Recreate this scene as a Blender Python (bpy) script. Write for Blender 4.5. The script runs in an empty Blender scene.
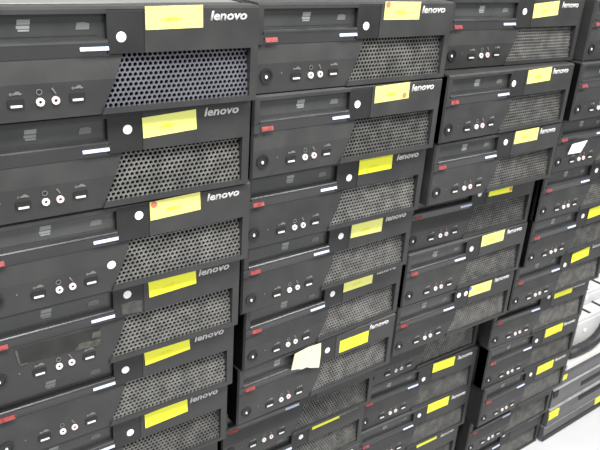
import bpy, bmesh, math, random
from mathutils import Matrix, Vector
random.seed(7)
scene = bpy.context.scene
col = scene.collection
S = 0.104                      # metres per row of the stacks
FLOOR = -10.215                # floor level in row units

# ------------------------------------------------------------------ camera
FPX = 697.5553
CAM = Vector((-4.2299, -6.9609, 1.5518))
RIGHT = Vector((0.80642947, -0.58782966, 0.06406736))
DOWN = Vector((-0.18352825, -0.35209010, -0.91775514))
FWD = Vector((0.56212889, 0.72834662, -0.39194498))
cam = bpy.data.cameras.new('camera')
cam.sensor_fit = 'HORIZONTAL'; cam.sensor_width = 36.0
cam.lens = 36.0 * FPX / 600.0
cam.clip_start = 0.02
cam.dof.use_dof = True
cam.dof.focus_distance = 0.80
cam.dof.aperture_fstop = 26.0
camo = bpy.data.objects.new('camera', cam); col.objects.link(camo)
m = Matrix((RIGHT, -DOWN, -FWD)).transposed().to_4x4()
m.translation = Vector((CAM.x, CAM.y, CAM.z - FLOOR)) * S
camo.matrix_world = m
scene.camera = camo

# ------------------------------------------------------------------ world, lamps, exposure
w = bpy.data.worlds.new('World'); scene.world = w; w.use_nodes = True
w.node_tree.nodes['Background'].inputs[0].default_value = (0.97, 0.98, 1.0, 1)
w.node_tree.nodes['Background'].inputs[1].default_value = 0.27
def area(name, loc, target, sx, sy, power, colr=(1, 1, 1)):
    l = bpy.data.lights.new(name, 'AREA'); l.shape = 'RECTANGLE'; l.size = sx; l.size_y = sy
    l.energy = power; l.color = colr
    o = bpy.data.objects.new(name, l); col.objects.link(o); o.location = loc
    o.rotation_euler = (Vector(target) - Vector(loc)).to_track_quat('-Z', 'Y').to_euler()
    return o
area('fluorescent_lamp', (-0.5, -0.85, 2.4), (-0.5, -0.85, 0), 1.3, 0.6, 54, (1, 0.99, 0.96))
area('fluorescent_lamp', (1.5, -0.85, 2.4), (1.5, -0.85, 0), 1.3, 0.6, 46, (1, 0.99, 0.96))
area('fluorescent_lamp', (0.4, -2.6, 2.4), (0.4, -2.6, 0), 1.3, 0.6, 46, (1, 0.99, 0.96))
vs = scene.view_settings
vs.view_transform = 'Standard'; vs.look = 'None'; vs.exposure = 0.36; vs.gamma = 1.0
vs.use_curve_mapping = False

# ------------------------------------------------------------------ materials
def new_mat(name):
    mt = bpy.data.materials.new(name); mt.use_nodes = True
    nt = mt.node_tree
    return mt, nt, nt.nodes['Principled BSDF']
def simple(name, c, rough=0.5, metal=0.0, spec=0.5):
    mt, nt, b = new_mat(name)
    b.inputs['Base Color'].default_value = (*c, 1); b.inputs['Roughness'].default_value = rough
    b.inputs['Metallic'].default_value = metal; b.inputs['Specular IOR Level'].default_value = spec
    return mt
def noisy(name, c1, c2, scale, rough, r2=None, metal=0.0, bump=0.0, vary=0.0, detail=4.0, spec=0.5, lo=0.35, hi=0.7):
    """plain colour broken up by procedural noise, a little different on every object"""
    mt, nt, b = new_mat(name)
    tc = nt.nodes.new('ShaderNodeTexCoord'); n = nt.nodes.new('ShaderNodeTexNoise')
    oi = nt.nodes.new('ShaderNodeObjectInfo')
    add = nt.nodes.new('ShaderNodeVectorMath'); add.operation = 'ADD'
    nt.links.new(tc.outputs['Object'], add.inputs[0]); nt.links.new(oi.outputs['Location'], add.inputs[1])
    nt.links.new(add.outputs[0], n.inputs['Vector'])
    n.inputs['Scale'].default_value = scale; n.inputs['Detail'].default_value = detail
    r = nt.nodes.new('ShaderNodeValToRGB'); nt.links.new(n.outputs['Fac'], r.inputs[0])
    r.color_ramp.elements[0].position = lo; r.color_ramp.elements[1].position = hi
    r.color_ramp.elements[0].color = (*c1, 1); r.color_ramp.elements[1].color = (*c2, 1)
    out = r.outputs[0]
    if vary:
        mx = nt.nodes.new('ShaderNodeMapRange'); mx.inputs['To Min'].default_value = 1 - vary; mx.inputs['To Max'].default_value = 1 + vary
        nt.links.new(oi.outputs['Random'], mx.inputs['Value'])
        sc = nt.nodes.new('ShaderNodeVectorMath'); sc.operation = 'SCALE'
        nt.links.new(out, sc.inputs[0]); nt.links.new(mx.outputs[0], sc.inputs['Scale']); out = sc.outputs[0]
    nt.links.new(out, b.inputs['Base Color'])
    b.inputs['Metallic'].default_value = metal; b.inputs['Specular IOR Level'].default_value = spec
    if r2 is not None:
        mr = nt.nodes.new('ShaderNodeMapRange'); mr.inputs['To Min'].default_value = rough; mr.inputs['To Max'].default_value = r2
        nt.links.new(n.outputs['Fac'], mr.inputs['Value']); nt.links.new(mr.outputs[0], b.inputs['Roughness'])
    else: b.inputs['Roughness'].default_value = rough
    if bump:
        f = nt.nodes.new('ShaderNodeTexNoise'); f.inputs['Scale'].default_value = 900
        nt.links.new(tc.outputs['Object'], f.inputs['Vector'])
        bp = nt.nodes.new('ShaderNodeBump'); bp.inputs['Strength'].default_value = bump; bp.inputs['Distance'].default_value = 0.0005
        nt.links.new(f.outputs['Fac'], bp.inputs['Height']); nt.links.new(bp.outputs[0], b.inputs['Normal'])
    return mt
M = {}
M['plastic'] = noisy('black_plastic', (.028, .028, .0285), (.039, .039, .039), 26, .40, .58, bump=.15, vary=.12, spec=.42)
M['plastic_dark'] = noisy('dark_plastic', (.017, .017, .018), (.025, .025, .026), 22, .4, .55, vary=.1, spec=.35)
M['door'] = noisy('glossy_drive_door', (.042, .045, .044), (.062, .065, .063), 14, .2, .34, vary=.1)
M['tray'] = noisy('drive_tray_plastic', (.022, .022, .024), (.032, .032, .034), 20, .24, .36, vary=.1)
M['lid'] = noisy('satin_black_lid', (.05, .05, .055), (.07, .07, .075), 30, .10, .16, spec=1.0)
M['steel'] = noisy('black_painted_steel', (.030, .030, .033), (.045, .045, .048), 30, .33, .45, bump=.2)
M['grille'] = noisy('dusty_grille', (.09, .09, .087), (.18, .178, .167), 60, .42, .6, metal=.15, vary=.25)
M['grille_blue'] = noisy('clean_grille', (.11, .112, .135), (.15, .15, .175), 30, .4, .5, metal=.2)
M['cavity'] = simple('interior_shade_black', (.006, .006, .006), .9, spec=.1)
M['void'] = simple('port_black', (.008, .008, .008), .6)
M['white'] = simple('white_sticker', (.90, .90, .90), .55)
M['silver'] = simple('silver_nameplate', (.60, .68, .90), .35, .05)
M['contact'] = simple('bright_connector_metal', (.85, .83, .78), .28, .35)
M['jack_white'] = simple('pale_jack_ring', (.80, .82, .76), .4)
M['jack_pink'] = simple('pink_jack_ring', (.78, .62, .63), .4)
M['print'] = simple('grey_print', (.26, .27, .27), .5)
M['print_faint'] = simple('faint_grey_print', (.14, .14, .14), .5)
M['letters'] = simple('white_letters', (.58, .57, .56), .45)
M['red'] = noisy('red_badge', (.23, .026, .03), (.33, .085, .08), 160, .4)
M['red_dot'] = simple('red_dot', (.72, .20, .13), .6)
M['blue_dot'] = simple('blue_dot', (.05, .16, .55), .6)
M['rubber'] = simple('rubber', (.012, .012, .012), .8)
M['led'] = simple('clear_indicator', (.75, .76, .78), .3)
M['paper'] = noisy('cream_paper', (.70, .66, .44), (.78, .74, .54), 18, .8)
M['paper_white'] = noisy('white_paper', (.86, .86, .84), (.92, .92, .90), 18, .8)
M['tape'] = noisy('smoked_tape', (.014, .014, .0135), (.024, .024, .023), 40, .42)
M['tape_edge'] = noisy('yellowed_tape', (.035, .035, .03), (.085, .085, .07), 160, .5)
M['dust'] = noisy('grey_scuff', (.045, .045, .042), (.075, .075, .07), 120, .8)
M['case_white'] = noisy('off_white_case', (.55, .555, .56), (.66, .66, .66), 9, .35, .5)
M['slim'] = noisy('slim_grey_case', (.075, .074, .080), (.115, .113, .12), 20, .3, .45, vary=.1)
M['slim_rail'] = noisy('worn_grey_rail', (.24, .24, .245), (.36, .355, .35), 30, .35)
M['plate'] = noisy('pale_metal_plate', (.62, .61, .60), (.74, .73, .71), 12, .35, .5, metal=.1)
M['bag'] = noisy('black_cable_sleeve', (.018, .018, .022), (.035, .034, .04), 40, .5)
M['floor'] = noisy('pale_floor', (.56, .56, .585), (.64, .64, .66), 3.5, .25, .4)
M['wall'] = noisy('painted_wall', (.66, .66, .64), (.72, .72, .70), 2.0, .8)
def sticker_mat(name, edge, core):
    """yellow label with a darker printed smear in the middle"""
    mt, nt, b = new_mat(name)
    tc = nt.nodes.new('ShaderNodeTexCoord'); mp = nt.nodes.new('ShaderNodeMapping'); mp.vector_type = 'TEXTURE'
    mp.inputs['Location'].default_value = (-.003, 0, -.002); mp.inputs['Scale'].default_value = (.024, 1, .0062)
    nt.links.new(tc.outputs['Object'], mp.inputs[0])
    ln = nt.nodes.new('ShaderNodeVectorMath'); ln.operation = 'LENGTH'; nt.links.new(mp.outputs[0], ln.inputs[0])
    n = nt.nodes.new('ShaderNodeTexNoise'); n.inputs['Scale'].default_value = 260
    oi = nt.nodes.new('ShaderNodeObjectInfo'); av = nt.nodes.new('ShaderNodeVectorMath'); av.operation = 'ADD'
    nt.links.new(tc.outputs['Object'], av.inputs[0]); nt.links.new(oi.outputs['Location'], av.inputs[1]); nt.links.new(av.outputs[0], n.inputs['Vector'])
    ad = nt.nodes.new('ShaderNodeMath'); ad.operation = 'ADD'
    nt.links.new(ln.outputs['Value'], ad.inputs[0]); nt.links.new(n.outputs['Fac'], ad.inputs[1])
    r = nt.nodes.new('ShaderNodeValToRGB'); nt.links.new(ad.outputs[0], r.inputs[0])
    r.color_ramp.elements[0].position = .75; r.color_ramp.elements[1].position = 1.0
    r.color_ramp.elements[0].color = (*core, 1); r.color_ramp.elements[1].color = (*edge, 1)
    nt.links.new(r.outputs[0], b.inputs['Base Color']); b.inputs['Roughness'].default_value = .5
    return mt
M['label_overexposed'] = sticker_mat('overexposed_yellow_label', (.85, .86, .23), (.78, .78, .05))  # lighter copy of the yellow label: overexposure put into the colour
M['label_vivid'] = sticker_mat('vivid_yellow_label', (.88, .89, .035), (.80, .80, .01))
M['label_worn'] = sticker_mat('worn_label', (.42, .42, .33), (.36, .36, .26))

# ------------------------------------------------------------------ mesh helpers
class MB:
    """collects faces (row units, scaled on build) into one mesh"""
    def __init__(s): s.v = []; s.f = []
    def face(s, pts):
        i = len(s.v); s.v += [tuple(p) for p in pts]; s.f.append(tuple(range(i, i + len(pts))))
    def prism(s, front, back_y):
        """front: polygon (u, y, v) counter-clockwise seen from -y, extruded to back_y"""
        n = len(front); i = len(s.v)
        s.v += [tuple(p) for p in front] + [(p[0], back_y, p[2]) for p in front]
        s.f.append(tuple(range(i, i + n))); s.f.append(tuple(range(i + 2 * n - 1, i + n - 1, -1)))
        for k in range(n):
            a, b = i + k, i + (k + 1) % n
            s.f.append((b, a, a + n, b + n))
    def rect(s, u0, u1, v0, v1, y, back, ytop=None, ul=None, ur=None):
        yt = y if ytop is None else ytop
        s.prism([(u0, y, v0), (u1, y, v0), (u1 if ur is None else ur, yt, v1), (u0 if ul is None else ul, yt, v1)], back)
    def box(s, x0, x1, y0, y1, z0, z1): s.rect(x0, x1, z0, z1, y0, y1)
    def ngon(s, cu, cv, ru, rv, n, y, back, a0=0.0):
        s.prism([(cu + ru * math.cos(a0 + 2 * math.pi * k / n), y, cv + rv * math.sin(a0 + 2 * math.pi * k / n)) for k in range(n)], back)
    def ring(s, cu, cv, r0, r1, n, y, back):
        for k in range(n):
            a, b = 2 * math.pi * k / n, 2 * math.pi * (k + 1) / n
            s.prism([(cu + r0 * math.cos(a), y, cv + r0 * math.sin(a)), (cu + r1 * math.cos(a), y, cv + r1 * math.sin(a)),
                     (cu + r1 * math.cos(b), y, cv + r1 * math.sin(b)), (cu + r0 * math.cos(b), y, cv + r0 * math.sin(b))], back)
    def mesh(s, name, mat, bevel=0.0, smooth=False):
        me = bpy.data.meshes.new(name); me.from_pydata([tuple(c * S for c in p) for p in s.v], [], s.f)
        if bevel:
            bm = bmesh.new(); bm.from_mesh(me)
            bmesh.ops.bevel(bm, geom=list(bm.edges), offset=bevel * S, segments=2, affect='EDGES', profile=.6)
            bm.to_mesh(me); bm.free()
        me.materials.append(mat)
        if smooth:
            for p in me.polygons: p.use_smooth = True
        me.update(); return me
def obj(name, me, parent=None, loc=(0, 0, 0), rot=(0, 0, 0)):
    o = bpy.data.objects.new(name, me); col.objects.link(o); o.parent = parent
    o.location = [c * S for c in loc]; o.rotation_euler = rot
    return o
def tag(o, label, cat, group=None):
    o['label'] = label; o['category'] = cat
    if group: o['group'] = group
def struct(o): o['kind'] = 'structure'; return o

# ------------------------------------------------------------------ the room
def W(x, y, z): return (x, y, z - FLOOR)
b = MB(); b.box(-40, 45, -45, 9, -1.0, 0); struct(obj('floor', b.mesh('floor', M['floor'])))
b = MB(); b.box(-40, 45, 9, 10, 0, 27); struct(obj('wall_back', b.mesh('wall_back', M['wall'])))
b = MB(); b.box(-40, 45, 8.85, 9, 0, .9); struct(obj('baseboard_back', b.mesh('baseboard_back', M['case_white'], .02)))

# ------------------------------------------------------------------ one desktop computer, face coordinates (u right, v up, origin = power button)
U0, U1, V0, V1 = -.16, 2.93, -.20, .785
BACK = .25; DEPTH = 3.65
OX, OY, OZ = (U0 + U1) / 2, DEPTH / 2, -.215            # base centre of the thing in face coordinates
def loc3(u, y, v): return (u - OX, y - OY, v - OZ)
def slant(v): return 1.224 + .4277 * (v + .122)
B0 = -.145; MT = .362; GR = 2.82
bz = MB()
bz.rect(U0 + .02, 1.27, .725, V1 - .022, 0, BACK)                                   # rail above the drive
bz.rect(U0 + .02, -.07, .345, .725, 0, BACK)                                        # rail left of the drive
bz.rect(1.27, 1.635, V1 - .04, V1 - .022, .006, BACK)                                     # panel with the round sticker
bz.rect(1.635, U1 - .02, MT, V1 - .022, 0, BACK)                                    # name panel
bz.rect(U0 + .02, U1 - .02, V1 - .022, V1, 0, BACK, ytop=.03)                       # rounded top
bz.rect(U0, U0 + .02, V0, V1 - .01, .03, BACK)
bz.prism([(U0, .03, V0), (U0 + .02, 0, V0), (U0 + .02, 0, V1 - .022), (U0, .03, V1 - .022)], BACK)
bz.prism([(U1 - .02, 0, V0), (U1, .03, V0), (U1, .03, V1 - .022), (U1 - .02, 0, V1 - .022)], BACK)
bz.prism([(U0 + .02, 0, .135), (slant(.135), 0, .135), (slant(MT), .042, MT), (1.27, .042, MT), (1.27, .04, .34), (U0 + .02, .04, .34)], BACK)
bz.prism([(U0 + .02, .024, V0), (slant(V0) - .0, .024, V0), (slant(.135), 0, .135), (U0 + .02, 0, .135)], BACK)  # port band
bz.rect(slant(V0), U1 - .02, V0, B0, 0, BACK, ul=slant(B0))                         # rail under the grille
bz.rect(GR, U1 - .02, B0, MT, 0, BACK)                                              # rail right of the grille
b = MB(); b.rect(1.27, 1.635, MT, V1 - .04, .006, BACK); SPANEL = b.mesh('front_inset', M['plastic_dark'])
BEZEL = bz.mesh('bezel', M['plastic'])
b = MB(); b.rect(slant(B0) - .03, GR + .02, B0 - .02, MT + .02, .21, .245, ul=slant(MT) - .03); CAV = b.mesh('grille_shade_backing', M['cavity'])  # solid black plate, the unlit inside behind the holes put into its colour
# perforated grille: staggered six-sided holes with thickness
g = MB(); px, pv = .0535, .0463; R0 = px / math.sqrt(3); RH = .0218; TH = .03
def gy(u, v): return .032 + .06 * max(0, min(1, (v - B0) / (MT - B0))) * (.35 + .65 * max(0, min(1, (u - 1.2) / 1.6)))
nrow = int((MT - B0) / pv) + 3
for r in range(-1, nrow):
    v = B0 + (r + .4) * pv
    for c in range(-2, 36):
        u = 1.18 + (c + .5 * (r % 2)) * px
        if u < slant(v) - .005 or u > GR + .025 or v > MT + .025 or v < B0 - .03: continue
        o_ = [(u + R0 * math.sin(k * math.pi / 3), v + R0 * math.cos(k * math.pi / 3)) for k in range(6)]
        i_ = [(u + RH * math.sin(k * math.pi / 3), v + RH * math.cos(k * math.pi / 3)) for k in range(6)]
        base = len(g.v)
        g.v += [(a, gy(a, bb), bb) for a, bb in o_] + [(a, gy(a, bb), bb) for a, bb in i_] + [(a, gy(a, bb) + TH, bb) for a, bb in i_]
        for k in range(6):
            n = (k + 1) % 6
            g.f.append((base + n, base + k, base + 6 + k, base + 6 + n))
            g.f.append((base + 6 + n, base + 6 + k, base + 12 + k, base + 12 + n))
GRILLE = g.mesh('grille', M['grille']); GRILLEB = GRILLE.copy(); GRILLEB.materials.clear(); GRILLEB.materials.append(M['grille_blue'])
# steel body
b = MB(); b.box(U0 + .025, U1 - .025, BACK, DEPTH, -.185, .765); CHASSIS = b.mesh('chassis', M['steel'], .012)
b = MB(); b.box(U0 + .06, U1 - .06, BACK + .08, DEPTH - .1, .765, .779); COVER = b.mesh('top_cover', M['lid'], .004)
b = MB(); b.prism([(.09 * math.cos(k * math.pi / 6), .09 * math.sin(k * math.pi / 6), 0) for k in range(12)], 0); 
def disc_up(r, h, n=12):
    q = MB(); top = [(r * math.cos(2 * math.pi * k / n), r * math.sin(2 * math.pi * k / n), h) for k in range(n)]
    bot = [(p[0], p[1], 0) for p in top]; q.v = top + bot; q.f = [tuple(range(n)), tuple(range(2 * n - 1, n - 1, -1))]
    q.f += [(k, n + k, n + (k + 1) % n, (k + 1) % n) for k in range(n)]
    return q
FOOT = disc_up(.09, .032).mesh('rubber_foot', M['rubber'])
# optical drive
b = MB(); b.rect(-.07, 1.27, .495, .725, .066, BACK); b.rect(-.02, 1.2, .528, .533, .062, .066); DOOR = b.mesh('drive_door', M['door'])
b = MB()
prof = [(.452, -.010), (.470, -.012), (.482, -.009), (.492, .002), (.499, .018), (.503, .036), (.505, .066)]
for (va, ya), (vb, yb) in zip(prof, prof[1:]): b.rect(-.07, 1.27, va, vb, ya, BACK, ytop=yb)
b.rect(-.145, 1.295, .34, .452, .034, BACK, ytop=-.010)
TRAY = b.mesh('drive_tray', M['tray'])
b = MB()
b.rect(-.055, .055, .008, .05, 0, .004, ul=-.05, ur=.06); b.rect(-.062, .05, -.028, 0.0, 0, .004); b.rect(-.05, .045, -.05, -.034, 0, .004)
DVD = b.mesh('disc_logo', M['print'])
b = MB(); b.prism([(-.065, 0, -.032), (.06, 0, -.032), (.065, 0, .02), (.02, 0, .034), (-.05, 0, .028)], .004); CDI = b.mesh('disc_logo', M['print_faint'])
b = MB(); b.rect(-.08, .08, -.027, .027, 0, .008); b.rect(-.07, .06, -.012, .012, -.002, 0); BADGE = b.mesh('red_badge', M['red'])
b = MB(); b.rect(-.135, .135, -.019, .019, 0, .01); PLATE = b.mesh('silver_nameplate', M['silver'], .003)
# controls and ports
b = MB(); b.ring(0, 0, .062, .085, 20, -.006, .02); b.ngon(0, 0, .06, .06, 20, .004, .02); BUTTON = b.mesh('power_button', M['plastic_dark'])
b = MB(); b.ngon(0, 0, .016, .02, 10, -.004, .01); LED = b.mesh('indicator_light', M['led'])
b = MB(); b.ngon(0, 0, .009, .009, 8, 0, .008); HDLED = b.mesh('drive_light', M['print_faint'])
b = MB(); b.rect(-.072, .072, -.036, .034, -.004, .02); USB = b.mesh('usb_port', M['void'])
b = MB(); b.rect(-.05, .05, -.034, -.014, -.012, 0); USBC = b.mesh('contact', M['contact'], .003)
b = MB(); b.rect(-.05, .03, -.006, .006, 0, .006); b.rect(-.02, .03, .006, .022, 0, .006, ul=0); b.ngon(-.045, 0, .014, .014, 8, 0, .006); b.prism([(.03, 0, -.014), (.055, 0, 0), (.03, 0, .014)], .006)
USBI = b.mesh('port_symbol', M['print_faint'])
b = MB(); b.ring(0, 0, .015, .037, 18, -.014, .02); JW = b.mesh('audio_jack', M['jack_white']); JP = JW.copy(); JP.materials.clear(); JP.materials.append(M['jack_pink'])
b = MB(); b.ngon(0, 0, .018, .018, 12, -.004, .015); SOCK = b.mesh('socket', M['void'])
b = MB(); b.ring(0, 0, .020, .028, 14, 0, .006); HEADI = b.mesh('port_symbol', M['print_faint'])
b = MB(); b.prism([(.004, 0, -.03), (.014, 0, -.026), (-.016, 0, .03), (-.03, 0, .018)], .006); MICI = b.mesh('port_symbol', M['print_faint'])
# stickers
b = MB(); b.rect(-.303, .303, -.107, .107, 0, .004)
LAB = {}
for k in ('label_overexposed', 'label_vivid', 'label_worn'): LAB[k] = b.mesh('yellow_label', M[k])
b = MB(); b.ngon(0, 0, .048, .048, 20, 0, .005); DISC = b.mesh('round_sticker', M['white'])
b = MB(); b.ngon(0, 0, .038, .038, 14, 0, .003); DOTR = b.mesh('red_dot', M['red_dot'])
DOTB = DOTR.copy(); DOTB.materials.clear(); DOTB.materials.append(M['blue_dot'])
# raised word in white italic letters
tcv = bpy.data.curves.new('word', 'FONT'); tcv.body = 'lenovo'; tcv.size = 1; tcv.shear = .18; tcv.offset = .026; tcv.extrude = .0; tcv.resolution_u = 2
tob = bpy.data.objects.new('word', tcv); col.objects.link(tob)
bpy.context.view_layer.update()
raw = bpy.data.meshes.new_from_object(tob.evaluated_get(bpy.context.evaluated_depsgraph_get()))
bpy.data.objects.remove(tob); bpy.data.curves.remove(tcv)
xs = [v.co.x for v in raw.vertices]; ys = [v.co.y for v in raw.vertices]
kx = .425 / (max(xs) - min(xs)); ky = .094 / (max(ys) - min(ys)); cx = (max(xs) + min(xs)) / 2; cy = (max(ys) + min(ys)) / 2
bm = bmesh.new(); bm.from_mesh(raw)
bmesh.ops.remove_doubles(bm, verts=bm.verts, dist=1e-4)
ex = bmesh.ops.extrude_face_region(bm, geom=list(bm.faces))
nv = [e for e in ex['geom'] if isinstance(e, bmesh.types.BMVert)]
for v in bm.verts: v.co = Vector(((v.co.x - cx) * kx * S, .006 * S, (v.co.y - cy) * ky * S))
for v in nv: v.co.y = 0
bm.to_mesh(raw); bm.free(); raw.name = 'brand_lettering'; raw.materials.clear(); raw.materials.append(M['letters']); WORD = raw

POS = {'1_1':(-3.022,-0.674,-0.0057), '1_2':(-3.013,-0.558,-0.0040), '1_3':(-2.940,-0.516,-0.0004), '1_4':(-2.97,-0.395,0.0019), '1_5':(-2.95,-0.245,-0.0083), '1_6':(-2.965,-0.175,0.0012), '1_7':(-2.967,0.054,0.0010), '1_8':(-2.95,.10,.004), '1_9':(-2.93,.16,-.006), '1_10':(-2.96,.20,.003), '1_11':(-2.94,.24,0),
 '2_1':(0.159,-0.472,0.0023), '2_2':(0.153,-0.484,0.0078), '2_3':(0.175,-0.335,0.0020), '2_4':(0.25,-0.225,0.0183), '2_5':(0.39,-0.110,0.0467), '2_6':(0.366,-0.045,0.0182), '2_7':(0.335,0.312,-0.0031), '2_8':(0.350,0.419,0.0108), '2_9':(.34,.44,.002), '2_10':(.33,.46,.006), '2_11':(.34,.48,0),
 '3_1':(3.620,-0.080,-0.0254), '3_2':(3.446,-0.378,0.0187), '3_3':(3.456,-0.322,0.0033), '3_4':(3.559,0.108,-0.0269), '3_5':(3.606,0.060,-0.0085), '3_6':(3.568,0.092,-0.0058), '3_7':(3.522,0.619,-0.0040), '3_8':(3.534,0.642,-0.0362), '3_9':(3.560,0.615,-0.0264), '3_10':(3.485,0.590,0.0066), '3_11':(3.50,.60,0),
 '4_1':(6.814,-0.287,0.0006), '4_2':(6.677,-0.369,-0.0021), '4_3':(6.711,-0.198,-0.0127), '4_4':(6.761,-0.082,-0.0196), '4_5':(6.813,-0.014,-0.0048), '4_6':(6.762,0.093,-0.0136), '4_7':(6.657,0.307,-0.0456), '4_8':(6.702,0.300,-0.0280), '4_9':(6.765,0.264,0.0013), '4_10':(6.83,0.487,0.0041), '4_11':(6.84,0.590,0.0034)}
DISCS = {'1_1': (1.403, 0.514), '1_2': (1.475, 0.593), '1_3': (1.518, 0.626), '1_4': (1.436, 0.638), '1_5': (1.412, 0.548), '1_6': (1.492, 0.521), '2_1': (1.415, 0.51), '2_2': (1.402, 0.555), '2_3': (1.484, 0.516), '2_4': (1.481, 0.593), '2_5': (1.422, 0.57), '2_6': (1.472, 0.554), '2_8': (1.469, 0.557), '3_1': (1.45, 0.594), '3_2': (1.358, 0.565), '3_3': (1.465, 0.611), '3_4': (1.45, 0.58), '3_5': (1.411, 0.552), '3_6': (1.372, 0.627), '3_8': (1.421, 0.482), '3_9': (1.429, 0.592), '4_4': (1.457, 0.587), '4_5': (1.473, 0.581), '4_6': (1.455, 0.455), '4_7': (1.522, 0.628), '4_8': (1.427, 0.527), '4_9': (1.456, 0.602), '4_11': (1.386, 0.645)}
# yellow labels: centre u, centre v, tilt, kind
LABELS = {'1_1': (1.947, .702, .018, 'p'), '1_2': (1.937, .607, .055, 'p'), '1_3': (1.947, .69, .033, 'p'), '1_4': (1.997, .65, .05, 'v'), '1_5': (1.962, .71, .066, 'v'), '1_6': (1.995, .622, .04, 'v'),
 '2_1': (1.992, .682, -.01, 'p'), '2_2': (1.985, .66, .03, 'p'), '2_3': (1.943, .642, .01, 'v'), '2_4': (1.97, .62, -.03, 'p'), '2_5': (1.94, .637, -.01, 'p'), '2_6': (2.02, .532, .008, 'v'), '2_8': (2.005, .703, .0, 'v'),
 '3_1': (1.95, .622, .075, 'p'), '3_2': (1.98, .65, .03, 'p'), '3_3': (1.98, .662, .008, 'p'), '3_4': (1.985, .60, .0, 'v'), '3_5': (1.955, .648, .008, 'p'), '3_6': (1.95, .622, -.02, 'p'), '3_8': (1.94, .697, -.02, 'v'), '3_9': (1.945, .692, -.008, 'v'), '3_10': (1.905, .728, -.03, 'v'),
 '4_1': (1.97, .65, .01, 'p'), '4_2': (1.96, .66, 0, 'p'), '4_3': (1.97, .64, .02, 'p'), '4_4': (1.96, .65, 0, 'p'), '4_5': (1.96, .605, .05, 'v'), '4_6': (1.945, .585, .08, 'v'), '4_7': (2.005, .65, .02, 'v'), '4_8': (2.0, .642, .025, 'v'), '4_9': (1.98, .62, -.0, 'v'), '4_11': (1.92, .72, .02, 'w')}
HALF = {'3_10': .36, '4_11': .40, '2_8': .8}
ORD = ['topmost', 'second', 'third', 'fourth', 'fifth', 'sixth', 'seventh', 'eighth', 'ninth', 'tenth', 'bottom']
STK = {1: 'the leftmost stack', 2: 'the second stack from left', 3: 'the third stack from left', 4: 'the fourth stack from left'}
NOTE = {'1_1': 'sharp round grille holes', '1_3': 'extra white dot on front', '1_4': 'smoky tape over ports', '2_1': 'red dot on label', '2_2': 'red dot on label', '2_6': 'torn paper on front',
        '2_8': 'scratched grille', '3_4': 'label half hidden', '3_6': 'two white dots', '4_3': 'white paper on front', '2_7': 'pushed back', '3_7': 'pushed back', '4_10': 'pushed back'}
GROUP = 'black desktop computers stacked in four columns'

def part(name, me, root, u, y, v, rot=(0, 0, 0)):
    return obj(name, me, root, loc3(u, y, v), rot)
def sub(name, me, par, du, dy, dv, rot=(0, 0, 0)):
    return obj(name, me, par, (du, dy, dv), rot)

def computer(key):
    c, r = (int(t) for t in key.split('_'))
    X, Y, a = POS[key]
    root = bpy.data.objects.new('desktop_computer', None); col.objects.link(root); root.empty_display_size = .05
    ca, sa = math.cos(a), math.sin(a)
    root.location = [t * S for t in (X + OX * ca - OY * sa, Y + OX * sa + OY * ca, -(r - 1) + OZ - FLOOR)]
    root.rotation_euler = (0, 0, a)
    lab = LABELS.get(key)
    where = ('bottom of ' if r == 11 else 'topmost of ' if r == 1 else ORD[r - 1] + ' from top of ') + STK[c]
    note = NOTE.get(key) or ({'p': 'overexposed yellow label', 'v': 'vivid yellow label', 'w': 'worn pale label'}[lab[3]] if lab else None)
    tag(root, 'black desktop computer, ' + where + (', ' + note if note else ''), 'computer', GROUP)
    Z = (-OX, -OY, -OZ)
    for nm, me in (('chassis', CHASSIS), ('bezel', BEZEL)): obj(nm, me, root, Z)
    obj('top_cover', COVER, root, Z); obj('front_inset', SPANEL, root, Z)
    gr = obj('grille', GRILLEB if key == '1_1' else GRILLE, root, Z); obj('grille_shade_backing', CAV, gr)
    door = obj('drive_door', DOOR, root, Z)
    sub('disc_logo', DVD, door, .551, .0625, .625); sub('disc_logo', CDI, door, 1.065, .0625, .612)
    tray = obj('drive_tray', TRAY, root, Z)
    sub('red_badge', BADGE, tray, .042, -.006, .397, (-.37, 0, 0)); sub('silver_nameplate', PLATE, tray, 1.142, -.008, .419, (-.37, 0, 0))
    pb = part('power_button', BUTTON, root, 0, 0, 0); sub('indicator_light', LED, pb, -.004, -.002, -.012)
    part('drive_light', HDLED, root, .205, .001, .02)
    for uu, vv in ((.415, -.030), (.963, -.012)):
        p = part('usb_port', USB, root, uu, .006, vv); sub('contact', USBC, p, 0, -.002, 0); sub('port_symbol', USBI, p, .005, -.008, .085)
    for uu, vv, me, ic in ((.624, -.031, JW, HEADI), (.762, -.027, JP, MICI)):
        p = part('audio_jack', me, root, uu, .006, vv); sub('socket', SOCK, p, 0, 0, 0); sub('port_symbol', ic, p, -.005, -.010, .09)
    part('brand_lettering', WORD, root, 2.546, -.005, .690)
    for x in (.15, 2.6):
        for y in (.55, 3.3): obj('rubber_foot', FOOT, root, loc3(x, y, OZ))
    if key in DISCS: part('round_sticker', DISC, root, DISCS[key][0], .001, DISCS[key][1])
    if lab:
        kind = {'p': 'label_overexposed', 'v': 'label_vivid', 'w': 'label_worn'}[lab[3]]
        hs = HALF.get(key, 1.0)
        lo = part('yellow_label', LAB[kind], root, lab[0], -.0035, min(lab[1], (.795 if r == 1 else .776) - .107 * hs - abs(lab[2]) * .3), (0, -lab[2], 0))
        lo.scale = (1, 1, hs)
        if key in ('1_3', '2_1'): sub('red_dot', DOTR, lo, -.255, -.003, .07)
        if key == '2_2': sub('red_dot', DOTR, lo, .22, -.003, -.06)
        if key == '3_4': sub('red_dot', DOTR, lo, .26, -.003, -.05)
        if key == '3_6': sub('blue_dot', DOTB, lo, -.29, -.003, .06)
    return root
ROOTS = {k: computer(k) for k in POS}
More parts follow.
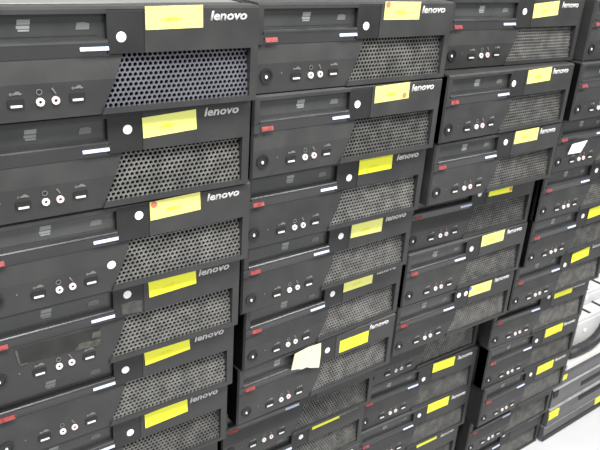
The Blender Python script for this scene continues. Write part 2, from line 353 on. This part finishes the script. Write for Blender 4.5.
# second white dots
part('round_sticker', DISC, ROOTS['1_3'], 1.19, -.002, .118, (.12, 0, 0))
part('round_sticker', DISC, ROOTS['3_6'], 1.562, .001, .613)
# smoky tape across the port panel of one machine
b = MB(); b.prism([(.215, -.006, .14), (1.0, -.006, .12), (1.12, .028, .30), (.19, .028, .31)], .06)
tp = obj('tape_strip', b.mesh('tape_strip', M['tape']), ROOTS['1_4'], (-OX, -OY, -OZ)); tp['label'] = 'smoky tape stuck over the port panel'
for q in ([(.80, .115), (1.06, .095), (1.10, .165), (.86, .185)], [(1.0, .20), (1.10, .19), (1.11, .26), (1.02, .265)], [(.205, .14), (.225, .14), (.212, .30), (.19, .30)], [(.215, .122), (.30, .122), (.30, .138), (.215, .138)]):
    b = MB(); b.prism([(u, -.010 + max(0, (v - .135) * .2), v) for u, v in q], .06)
    obj('tape_residue', b.mesh('tape_residue', M['tape_edge']), tp)
b = MB(); b.prism([(1.36, .003, .53), (1.37, .003, .40), (1.61, .003, .365), (1.61, .003, .52), (1.5, .003, .545)], .008)
obj('dust_smear', b.mesh('dust_smear', M['dust']), ROOTS['1_4'], (-OX, -OY, -OZ))
# torn sticker shreds on the grille of another
for q in ([(1.68, .34), (1.9, .30), (2.3, .29), (2.31, .33), (2.0, .345)], [(2.15, .25), (2.3, .23), (2.33, .28), (2.2, .30)], [(2.38, .05), (2.43, .04), (2.40, .17), (2.34, .19)], [(2.44, -.05), (2.56, -.06), (2.55, -.02)]):
    b = MB(); b.prism([(u, gy(u, v) - .008, v) for u, v in q], .15)
    obj('sticker_shred', b.mesh('sticker_shred', M['dust']), ROOTS['2_8'], (-OX, -OY, -OZ))

# ------------------------------------------------------------------ loose papers on the fronts
def on_face(key, pts, y, thick, name, mat, label, cat, curl=0.0):
    X, Y, a = POS[key]; r = int(key.split('_')[1]); ca, sa = math.cos(a), math.sin(a)
    cu = sum(p[0] for p in pts) / len(pts); cv = sum(p[1] for p in pts) / len(pts)
    b = MB(); n = len(pts)
    for s_ in (0, 1):
        for u, v in pts: b.v.append((u - cu, y - curl * max(0, cv - v) + s_ * thick, v - cv))
        b.v.append((0, y + s_ * thick, 0))
    for k in range(n):
        q = (k + 1) % n
        b.f += [(k, q, n), (n + 1 + q, n + 1 + k, 2 * n + 1), (q, k, n + 1 + k, n + 1 + q)]
    o = obj(name, b.mesh(name, mat))
    o.location = [t * S for t in (X + cu * ca, Y + cu * sa, -(r - 1) + cv - FLOOR)]; o.rotation_euler = (0, 0, a)
    tag(o, label, cat); return o
on_face('2_6', [(.75, .475), (.86, .455), (.95, .42), (1.04, .425), (1.12, .385), (1.29, .33), (1.31, .55), (1.295, .765), (1.05, .775), (.80, .74)], -.034, .006, 'torn_paper', M['paper'],
        'torn cream paper scrap taped to a computer front low in the second stack', 'paper', curl=.04)
on_face('4_3', [(.19, .12), (.58, .11), (.72, .32), (.27, .30)], -.03, .006, 'paper_note', M['paper_white'],
        'white slanted paper note on a computer front high in the fourth stack', 'paper')

# ------------------------------------------------------------------ low stack of slim cases at the right
SX0, SX1, SY, SA = 9.79, 12.88, .47, .02
def slim_case(z0, z1, dx, dy, label, sticker, slots, base=False):
    root = bpy.data.objects.new('slim_computer', None); col.objects.link(root)
    w_, h = SX1 - SX0, z1 - z0
    hx, hy = (SX1 - SX0) / 2, 1.7
    root.location = [t * S for t in W(SX0 + .055 + dx + hx * math.cos(SA) - hy * math.sin(SA), SY + dy + hx * math.sin(SA) + hy * math.cos(SA), z0)]
    root.rotation_euler = (0, 0, SA)
    tag(root, label, 'computer', 'slim dark cases in the low stack at right')
    hw = w_ / 2; Z = (0, -1.7, 0)
    b = MB(); b.box(-hw + .03, hw - .03, .14, 3.4, .03, h - .005); obj('chassis', b.mesh('chassis', M['slim'], .012), root, Z)
    b = MB(); b.rect(-hw, hw, .03, h * .55, 0, .14); b.rect(-hw, hw, h * .55, h - .06, 0, .14, ytop=.03); obj('front_panel', b.mesh('front_panel', M['slim'], .008), root, Z)
    b = MB(); b.rect(-hw + .02, hw - .02, h - .06, h - .02, .0, .14, ytop=.07); obj('front_rail', b.mesh('front_rail', M['slim_rail'], .004), root, Z)
    for x in (-hw + .3, hw - .3):
        for y in (.4, 3.1): obj('rubber_foot', FOOT, root, (x, y - 1.7, 0))
    if base:
        b = MB(); b.rect(-hw + .01, hw - .01, .032, .17, -.02, .03); obj('base_strip', b.mesh('base_strip', M['plastic_dark'], .006), root, Z)
    for (s0, s1, v0, v1) in slots:
        b = MB(); b.rect(s0, s1, v0, v1, -.006, .03); obj('drive_slot', b.mesh('drive_slot', M['void']), root, Z)
    for (s0, s1, v0, v1) in sticker:
        b = MB(); b.rect(s0, s1, v0, v1, -.01, .02); obj('yellow_label', b.mesh('yellow_label', M['label_vivid']), root, Z)
slim_case(-10.215, -9.74, .0, .02, 'slim grey computer case at the bottom of the low right stack, on the pale floor', [(.82, 1.15, .20, .40)], [], True)
slim_case(-9.74, -9.18, .0, .0, 'slim grey case with yellow label at its left end, above the bottom one', [(-1.535, -1.12, .22, .44)], [(-.2, 1.3, .30, .42)])
slim_case(-9.18, -8.60, .0, .03, 'slim grey case with long drive slot, second from top of low right stack', [], [(-.25, 1.3, .20, .34), (-1.51, -1.30, .30, .50)])
slim_case(-8.60, -8.06, .0, .05, 'topmost slim grey case of the low right stack, under a pale plate', [(-1.30, -1.06, .16, .30)], [])
b = MB(); b.box(-1.5, 1.6, -1.7, 1.7, 0, .16); b.box(-1.5, 1.6, -1.72, -1.66, .02, .163)
o = obj('metal_plate', b.mesh('metal_plate', M['plate'], .012), None, W(11.50, 2.17, -8.06), (0, 0, SA)); tag(o, 'pale grey metal plate lying on top of the low right stack', 'plate')
# off-white cases on the plate
def white_case(x, y, z, wd, dp, h, rz, label, slots):
    root = bpy.data.objects.new('equipment_case', None); col.objects.link(root); root.location = [t * S for t in W(x, y, z)]; root.rotation_euler = (0, 0, rz)
    tag(root, label, 'case')
    b = MB(); b.box(-wd / 2, wd / 2, -dp / 2, dp / 2, 0, h); obj('shell', b.mesh('shell', M['case_white'], .03), root)
    b = MB(); b.box(-wd / 2 + .15, wd / 2 - .15, -dp / 2 - .015, -dp / 2 + .02, .12, h - .12); obj('front_panel', b.mesh('front_panel', M['case_white'], .01), root)
    b = MB(); b.ngon(-wd / 2 + .55, h * .55, .05, .05, 14, -dp / 2 - .03, -dp / 2); obj('knob', b.mesh('knob', M['white']), root)
    for s in slots:
        b = MB(); b.box(s, s + .10, -dp / 2 + .06, dp / 2 - .3, h - .01, h + .006); obj('vent_slot', b.mesh('vent_slot', M['void']), root)
white_case(12.0, 2.10, -7.895, 2.9, 2.6, .895, .01, 'off white equipment case standing on the pale metal plate at right edge', [-.75, -.15, .45])
white_case(12.4, 2.42, -6.985, 2.9, 2.5, .40, .01, 'off white equipment case with dark slots stacked on another white case', [-.85, -.22, .42, 1.0])
# black bent sleeve in front of them
path = [(10.30, .64, -7.765), (10.6, .61, -7.765), (10.95, .60, -7.76), (11.2, .60, -7.74), (11.42, .60, -7.68), (11.6, .61, -7.58), (11.74, .62, -7.46), (11.84, .63, -7.34)]
b = MB(); n = 12
for i, (x, y, z) in enumerate(path):
    ry, rz_ = .14, .13
    for k in range(n):
        t = 2 * math.pi * k / n; b.v.append((x - 11.4, y - .62 + ry * math.cos(t), z + 7.66 + rz_ * math.sin(t)))
for i in range(len(path) - 1):
    for k in range(n):
        q = (k + 1) % n; b.f.append((i * n + k, i * n + q, (i + 1) * n + q, (i + 1) * n + k))
b.f.append(tuple(range(n - 1, -1, -1))); b.f.append(tuple(range((len(path) - 1) * n, len(path) * n)))
o = obj('cable_sleeve', b.mesh('cable_sleeve', M['bag'], smooth=True), None, W(11.4, .62, -7.66)); tag(o, 'thick black cable sleeve curving in front of the white cases', 'cable')
